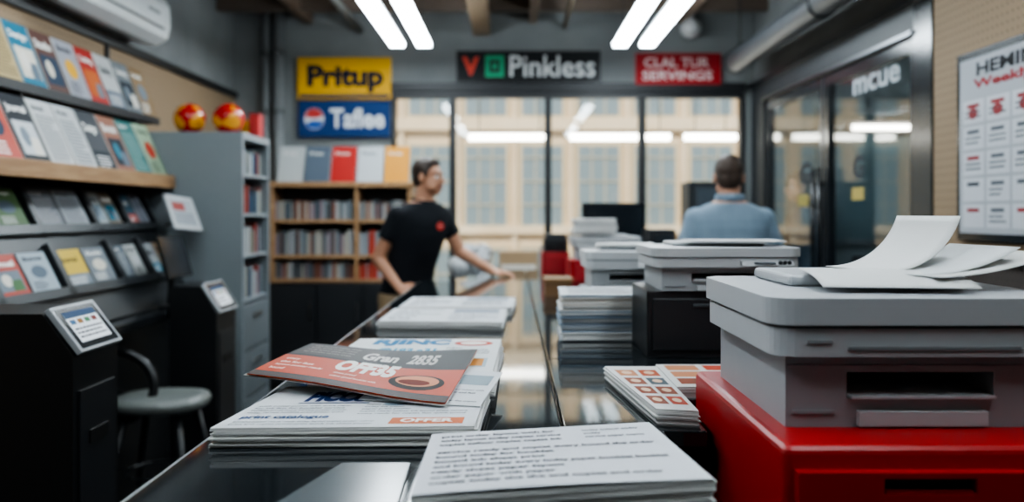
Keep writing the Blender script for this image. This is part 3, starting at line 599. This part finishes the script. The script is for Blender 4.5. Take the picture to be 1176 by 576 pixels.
m=MB(); m.box(x0,x1,y0,y0+.03,0,zt,G,'plastic'); m.box(x0,x1,y1-.03,y1,0,zt,G,'plastic'); m.box(x0,x1,y0+.03,y1-.03,zt-.04,zt,G,'plastic'); m.box(x0,x0+.02,y0+.03,y1-.03,0,zt-.04,H('3a4044'))
for z in (.93,1.2,1.45,1.69): m.box(x0+.02,x1-.01,y0+.03,y1-.03,z-.02,z,G,'plastic')
m.box(x0+.02,x1-.02,y0+.03,y1-.03,0.0,.9,H('5d6468'),'plastic')
for i in range(3): 
    a=.06+i*.285; m.box(x1-.02,x1+.0,y0+.04,y1-.04,a,a+.265,H('6d7478'),'plastic'); m.box(x1,x1+.014,y0+.2,y1-.2,a+.19,a+.205,H('a9acad'),'metal')
m.build('carcass',e,bevel=.003)
m=MB()
for z,hh in ((.93,.2),(1.2,.19),(1.45,.18),(1.69,.17)):
    y=y0+.04
    while y<y1-.07:
        w=r.uniform(.012,.035); h=hh*r.uniform(.7,1); c=H(r.choice(['a9adb0','69747c','893b30','2d3a48','88847a','2f4f6a','4a5056','a0a095'])); m.box(x1-.25,x1-.03-r.uniform(0,.02),y,y+w-.002,z,z+h,c,'paper'); y+=w
m.build('binders',e)
for cx_,sd in ((-1.98,1),(-1.74,2)):
    m=MB(); d=5.35; R=.095
    m.sph((cx_,d,zt+R),R,H('e0b23a'),'gloss',seg=36,rings=26)
    cs=[]
    for fi,f in enumerate(m.f):
        ce_=sum((V(m.v[k]) for k in f),V())/len(f)-V((cx_,d,zt+R)); t=math.sin(ce_.x*45+sd)+math.sin(ce_.z*50)+math.sin(ce_.y*40+sd)
        cs.append(H('b01c18') if t>-.75 else H('d9952c'))
    m.c=cs; m.build('toy_ball')
m=MB(); m.box(-1.66,-1.6,5.5,5.6,zt,zt+.14,H('a8282a'),'paint'); m.box(-1.72,-1.67,5.52,5.62,zt,zt+.11,H('c9a23a')); m.box(-1.665,-1.595,5.495,5.605,zt+.14,zt+.15,H('7a1a1c')); m.build('gift_box',bevel=.004)
e=empty('bookshelf',(-1.37,7,0)); a0,a1,yf,yb=-1.92,-.80,6.9,7.2; m=MB()
m.box(a0,a0+.03,yf,yb,.9,1.66,mat='wood'); m.box(a1-.03,a1,yf,yb,.9,1.66,mat='wood'); m.box(-1.25,-1.22,yf,yb,.9,1.66,mat='wood'); m.box(a0-.02,a1+.02,yf-.02,yb,1.66,1.70,mat='woodh')
for z in (.93,1.12,1.40): m.box(a0+.03,-1.25,yf+.005,yb,z-.025,z,mat='woodh'); m.box(-1.22,a1-.03,yf+.005,yb,z-.025,z,mat='woodh')
m.box(a0+.03,a1-.03,yb-.015,yb-.0,.93,1.66,H('3a3330')); m.build('frame',e,bevel=.003)
m=MB(); m.box(a0,a1,yf,yb,0.05,.898,H('1b1d20'),'plastic')
for i in range(3): xx=a0+.01+i*.37; m.box(xx,xx+.355,yf-.015,yf,.1,.88,H('27292c'),'plastic'); m.box(xx+.31,xx+.32,yf-.03,yf-.015,.6,.75,H('888888'),'metal')
m.box(a0+.02,a1-.02,yf+.03,yb,0,.05,H('0c0c0c')); m.build('base_cabinet',e,bevel=.003)
m=MB()
for z,hh in ((.93,.14),(1.12,.2),(1.40,.16)):
    for xa,xb in ((a0+.035,-1.255),(-1.215,a1-.035)):
        x=xa
        while x<xb-.03:
            w=r.uniform(.01,.03); h=hh*r.uniform(.8,1); c=H(r.choice(['999da0','80888d','6a4a40','4d5b64','a8a49a','87757c','5f6a70','a09d95','4f5458','7a4a38'] if x<-1.25 or z>1.3 else ['b03a30','989ca0','a84436','7f8a90'])); m.box(x,x+w-.0015,yf+.03+r.uniform(0,.02),yb-.02,z,z+h,c,'paper'); x+=w
m.build('books',e)
m=MB(); x=-1.87
for c in ('a5a9a8','4f5a66','a5231e','adb2b4','c8892c'):
    P=quadP((x,6.93,1.702),(x+.2,6.93,1.702),(x+.2,7.04,1.99),(x,7.04,1.99)); slab(m,P,.014,(.7,.7,.68)); drect(m,P,0,0,1,1,H(c),1,.001); dtext(m,P,'Print',.15,.75,.7,.85,(.8,.8,.78) if c!='adb2b4' else (.3,.3,.3),2,.001); x+=.212
m.build('display_books',e)
m=MB(); m.box(-.55,.5,6.55,7.1,.86,.9,H('777b7e')); 
for x in (-.5,.45):
    for y in (6.6,7.05): m.box(x-.02,x+.02,y-.02,y+.02,0,.86,H('33363a'))
m.build('packing_table',bevel=.004)
m=MB(); rr=random.Random(4)
for i in range(9): m.sph((-.33+rr.uniform(-.11,.11),6.8+rr.uniform(-.07,.07),1.0+rr.uniform(0,.16)),(rr.uniform(.06,.10),rr.uniform(.07,.1),rr.uniform(.06,.1)),H('a5a8aa'),'plastic',seg=9,rings=6)
m.build('plastic_bag_bundle')
m=MB(); m.box(-.1,.2,6.65,6.9,.9,1.16,H('a58a6a')); m.box(-.08,.18,6.64,6.65,1.0,1.06,H('d8d4ca')); m.box(.22,.42,6.7,6.95,.9,1.2,H('7d8488')); m.build('packing_box',bevel=.004)
m=MB(); m.box(1.25,1.95,6.75,7.2,0,1.2,H('3a3f43'),'plastic'); m.box(1.28,1.58,6.74,6.75,.1,1.15,H('474c50')); m.box(1.61,1.92,6.74,6.75,.1,1.15,H('474c50')); m.build('low_cabinet',bevel=.005)
m=MB(); m.box(1.38,1.78,6.8,7.12,1.2,1.70,H('24272a'),'plastic'); m.box(1.44,1.62,6.79,6.8,1.4,1.65,H('3f474d'),'gloss'); m.box(1.66,1.74,6.79,6.8,1.5,1.65,H('6a7076')); m.box(1.45,1.6,6.74,6.8,1.22,1.25,H('555a5e')); m.build('coffee_machine',bevel=.012)
m=MB(); m.box(.97,1.2,6.3,6.6,0,.95,H('2a2d30')); m.box(.98,1.19,6.33,6.58,.95,1.28,H('3b4044'),'plastic'); m.box(1.0,1.17,6.32,6.33,1.05,1.22,H('15171a'),'gloss'); m.build('copier_stand',bevel=.008)
m=MB(); ya,yb=4.00,2.75; za,zb=1.33,2.17; X=XR-.016
P=quadP((X-.02,ya,za),(X-.02,yb,za),(X-.02,yb,zb),(X-.02,ya,zb)); slab(m,P,.02,H('1a1c1f'),'gloss')
drect(m,P,.025,.04,.975,.96,H('a4a8ad'),1,.002)
dtext(m,P,'HEMING PRINT',.14,.86,.95,.93,H('14161a'),2,.002,.03); dtext(m,P,'Weekly Size Menu',.12,.78,.95,.845,H('98242a'),2,.002,.03)
for j in range(5):
    for i in range(6):
        u=.05+i*.155; v=.07+j*.137; drect(m,P,u,v,u+.14,v+.12,H('c0c3c7'),2,.002); rc=H(r.choice(['903437','3a4048','5a6066']))
        if j>1 or i%2: dlines(m,P,u+.02,v+.02,u+.12,v+.07,2,H('5a6067'),3,.002)
        drect(m,P,u+.03,v+.08,u+.11,v+.1,rc,3,.002)
        if j==4: dell(m,P,u+.07,v+.05,.03,.03,rc,3,.002)
m.build('framed_poster',bevel=.003)
# ================================================================= PEOPLE
def bake(mb,name,voxel,it,parent,mat,col):
    ob=mb.build('tmp'); ob.modifiers.clear()
    md=ob.modifiers.new('r','REMESH'); md.mode='VOXEL'; md.voxel_size=voxel; md.use_smooth_shade=True
    sm=ob.modifiers.new('s','SMOOTH'); sm.factor=.5; sm.iterations=it
    dg=bpy.context.evaluated_depsgraph_get(); me=bpy.data.meshes.new_from_object(ob.evaluated_get(dg)); loc=ob.location.copy()
    bpy.data.objects.remove(ob)
    me.materials.clear(); me.materials.append(MATS[mat]); me.name=name
    for a in list(me.color_attributes): me.color_attributes.remove(a)
    at=me.color_attributes.new('Col','FLOAT_COLOR','POINT'); at.data.foreach_set('color',list(lin(col))*len(me.vertices))
    for p in me.polygons: p.use_smooth=True; p.material_index=0
    o=bpy.data.objects.new(name,me); S.collection.objects.link(o); o.parent=parent; o.location=loc-parent.location; return o
def person(name,pel,neck,head,byaw,hyaw,arms,shirt,pants,hairc,skinc,sleeve=.55,logo=None,pitch=0,bulk=1,feet=None,collar=False):
    pel,neck,head=V(pel),V(neck),V(head); F=V((math.sin(byaw),-math.cos(byaw),0)); L=V((-F.y,F.x,0)); U=V((0,0,1))
    root=empty(name,(pel.x,pel.y,0))
    st=[(-.16,.10,.08),(-.1,.145,.105),(0,.165,.115),(.12,.155,.108),(.27,.148,.104),(.45,.160,.113),(.62,.178,.118),(.74,.188,.112),(.82,.192,.10),(.88,.178,.086),(.93,.135,.075),(.97,.092,.068),(1.0,.066,.062)]
    def torso(mb,g,t0=-9,t1=9):
        s=[]
        for t,w,d in st:
            if t0<=t<=t1: c=pel.lerp(neck,t) if t>=0 else pel+(neck-pel)*t; c=c+F*(.012*math.sin(max(0,t)*math.pi)); s.append((c,L*(w*bulk+g),F*(d*bulk+g)))
        mb.loft(s)
    body=MB(); torso(body,0)
    sh=pel.lerp(neck,.82); shs={+1:sh+L*.165*bulk,-1:sh-L*.165*bulk}
    hips={+1:pel+L*.085-U*.04,-1:pel-L*.085-U*.04}
    feet=feet or {+1:V((pel.x,pel.y,0))+L*.12,-1:V((pel.x,pel.y,0))-L*.12}
    shirtm=MB(); torso(shirtm,.013,-.02,.98)
    pm=MB(); 
    s=[]
    for t,w,d in st[:4]:
        c=pel+(neck-pel)*t; s.append((c,L*(w*bulk+.008),F*(d*bulk+.008)))
    pm.loft(s)
    shoes=MB()
    for sd in (1,-1):
        hp=hips[sd]; ft=V(feet[sd]); ank=V((ft.x,ft.y,.09)); kn=hp.lerp(ank,.5)+F*.02
        for mb,g in ((body,0),(pm,.014)):
            mb.cap(hp,kn,.088+g,.058+g); mb.cap(kn,ank+(U*.0 if g==0 else U*.02),.058+g,(.04+g*1.6))
        mb=shoes; hl=ank-F*.05-U*.045; mb.loft([(hl,L*.02,U*.02),(hl+F*.03,L*.038,U*.045),(hl+F*.12,L*.042,U*.045),(hl+F*.2,L*.048,U*.03),(hl+F*.25,L*.035,U*.02),(hl+F*.265,L*.015,U*.01)],(.05,.05,.055),'plastic')
        body.cap(ank,ank+F*.1-U*.05,.038,.028)
        el,wr,hd,nn=[V(a) for a in arms[sd]]; hd.normalize(); nn=(nn-hd*nn.dot(hd)).normalized(); s0=shs[sd]
        body.sph(s0,.056); body.cap(s0,el,.052,.041); body.cap(el,wr,.043,.027)
        shirtm.sph(s0,.066)
        if sleeve<1: mid=s0.lerp(el,sleeve); shirtm.tube([s0,s0.lerp(mid,.5),mid],[.066,.063,.061],n=20)
        else: shirtm.cap(s0,el,.064,.055); shirtm.cap(el,wr-(wr-el)*.03,.055,.041)
        sv=hd.cross(nn).normalized()
        thumb=1 if sv.dot(F if abs(hd.z)>.6 else -U*0+(-L*sd))>0 else -1
        body.loft([(wr-hd*.01,sv*.026,nn*.02),(wr+hd*.02,sv*.033,nn*.017),(wr+hd*.06,sv*.041,nn*.015),(wr+hd*.09,sv*.040,nn*.012)],pw=2.6)
        for i,(o,ln) in enumerate(((.031,.07),(.0105,.08),(-.0105,.075),(-.031,.058))):
            b0=wr+hd*.082+sv*o*thumb; b1=b0+hd*ln*.45+sv*o*.15*thumb-nn*.004; b2=b1+(hd*.85-nn*.4).normalized()*ln*.32; b3=b2+(hd*.6-nn*.75).normalized()*ln*.25
            body.cap(b0,b1,.0095,.0088); body.cap(b1,b2,.0088,.008); body.cap(b2,b3,.008,.007)
        t0=wr+hd*.02+sv*.028*thumb; t1=t0+(hd*.55+sv*.7*thumb-nn*.2).normalized()*.04; t2=t1+(hd*.9+sv*.25*thumb-nn*.2).normalized()*.032
        body.cap(t0,t1,.014,.011); body.cap(t1,t2,.011,.009)
    HF=V((math.sin(hyaw),-math.cos(hyaw),0)); HL=V((-HF.y,HF.x,0))
    HF=(HF+U*-math.tan(pitch)).normalized(); HU=HL.cross(HF)*-1
    if HU.z<0: HU=-HU
    R=Matrix((HL,-HF,HU)).transposed()
    def hp_(l,f,u): return head+HL*l+HF*f+HU*u
    body.cap(neck-U*.03,hp_(0,-.02,-.05),.064,.054)
    body.sph(hp_(0,-.012,.028),(.074,.094,.09),R=R); body.sph(hp_(0,.02,-.03),(.06,.072,.08),R=R); body.sph(hp_(0,.05,-.085),(.036,.032,.028),R=R)
    body.sph(hp_(0,.07,.03),(.05,.018,.014),R=R)
    for sd in (1,-1):
        body.sph(hp_(sd*.045,.04,-.055),(.022,.04,.035),R=R); body.sph(hp_(sd*.036,.066,-.018),(.02,.016,.016),R=R); body.sph(hp_(sd*.078,-.005,-.005),(.009,.02,.032),R=R)
    body.cap(hp_(0,.088,.008),hp_(0,.112,-.028),.008,.012)
    for sd in (1,-1): body.sph(hp_(sd*.012,.098,-.03),.009)
    bake(body,'body',.0055,2,root,'skin',skinc)
    f=MB()
    for sd in (1,-1):
        f.sph(hp_(sd*.031,.0765,.004),(.014,.011,.0095),(.9,.9,.88),'gloss',R=R,seg=12,rings=8); f.sph(hp_(sd*.031,.0855,.004),.0055,(.12,.08,.06),'gloss',seg=10,rings=8)
        f.tube([hp_(sd*.014,.091,.024),hp_(sd*.032,.09,.03),hp_(sd*.05,.078,.025)],[.004,.005,.003],tuple(x*.8 for x in hairc),'hair',n=8)
    f.sph(hp_(0,.091,-.052),(.022,.008,.004),(.62,.36,.33),'skin',R=R,seg=12,rings=8); f.sph(hp_(0,.089,-.060),(.02,.009,.005),(.66,.4,.36),'skin',R=R,seg=12,rings=8)
    f.build('face_features',root)
    h=MB(); h.sph(hp_(0,-.022,.042),(.080,.095,.088),R=R); h.sph(hp_(0,-.045,.0),(.071,.066,.075),R=R); h.sph(hp_(0,.025,.088),(.055,.05,.035),R=R)
    for sd in (1,-1): h.sph(hp_(sd*.068,.012,.03),(.013,.018,.035),R=R)
    bake(h,'hair',.005,1,root,'hair',hairc)
    bake(pm,'trousers',.008,3,root,'cloth',pants)
    shoes.build('shoes',root)
    nb=pel.lerp(neck,.985)
    so=bake(shirtm,'shirt',.008,3,root,'cloth',shirt)
    c=MB()
    cr=.070; pts=[nb+L*cr*math.cos(a*math.pi/10)+F*(cr*math.sin(a*math.pi/10))+U*(.012-(.02*max(0,math.sin(a*math.pi/10)))) for a in range(21)]
    c.tube(pts,.014 if collar else .010,tuple(x*.92 for x in shirt),'cloth',n=8)
    if collar: c.tube([p+U*.018 for p in pts],.012,tuple(min(1,x*1.02) for x in shirt),'cloth',n=8)
    c.build('collar',root)
    if logo:
        c=MB(); b=pel.lerp(neck,.72)+L*.075+F*.130
        P=quadP(b-L*.028-U*.026,b+L*.028-U*.026,b+L*.028+U*.026,b-L*.028+U*.026)
        P.n=F; dell(c,P,.5,.5,.5,.5,logo,1,.003); drect(c,P,.3,.44,.7,.56,(.9,.8,.8),2,.002); c.build('chest_logo',root)
    return root
by=math.radians(38)
person('man_at_counter',(-.675,5.52,.95),(-.555,5.48,1.535),(-.525,5.465,1.675),by,math.radians(66),
  {+1:((-.335,5.60,1.205),(-.125,5.52,1.085),(1,-.15,-.12),(0,0,1)), -1:((-.83,5.40,1.17),(-.68,5.26,1.0),(.85,-.3,-.35),(-.2,-.7,.6))},
  H('1c1f24'),H('9a8468'),H('33241b'),H('c08d70'),logo=H('c0392f'),pitch=.02)
person('man_in_blue_shirt',(1.2,4.8,.93),(1.2,4.8,1.525),(1.2,4.82,1.65),math.radians(180),math.radians(168),
  {+1:((.935,4.79,1.20),(.99,4.99,1.08),(.1,.9,.1),(0,0,1)), -1:((1.465,4.79,1.20),(1.43,4.98,1.06),(-.1,.9,.1),(0,0,1))},
  H('8296a6'),H('3a3f47'),H('43352c'),H('b8886e'),sleeve=1,collar=True,bulk=1.13)
person('man_behind_glass',(2.39,7.05,.94),(2.37,7.05,1.52),(2.32,7.05,1.66),math.radians(-80),math.radians(-85),
  {+1:((2.40,6.80,1.2),(2.32,6.80,.97),(0,0,-1),(0,-1,0)), -1:((2.40,7.29,1.2),(2.32,7.29,.97),(0,0,-1),(0,1,0))},
  H('3a4854'),H('2a2d33'),H('2e241e'),H('a98068'),sleeve=1,collar=True)
# ================================================================= LIGHT / CAMERA
w=bpy.data.worlds.new('sky'); S.world=w; w.use_nodes=True; nt=w.node_tree; bg=nt.nodes['Background']
bg.inputs[0].default_value=(.80,.89,1,1); bg.inputs[1].default_value=1.8
sd=bpy.data.lights.new('sun','SUN'); sd.energy=5; sd.angle=.1; sd.color=(1,.93,.82); so=bpy.data.objects.new('sun',sd); S.collection.objects.link(so); so.rotation_euler=(math.radians(48),0,math.radians(-18)); so.location=(0,-3,9)
cam=bpy.data.cameras.new('camera'); co=bpy.data.objects.new('camera',cam); S.collection.objects.link(co); S.camera=co
co.location=(0,0,1.45); co.rotation_euler=(math.radians(90),0,0); cam.sensor_width=36; cam.lens=36*1000/1176; cam.shift_y=-43/1176; cam.clip_start=.05
cam.dof.use_dof=True; cam.dof.focus_distance=1.72; cam.dof.aperture_fstop=1.9
S.view_settings.view_transform='AgX'; S.view_settings.look='AgX - Medium High Contrast'; S.view_settings.exposure=.1
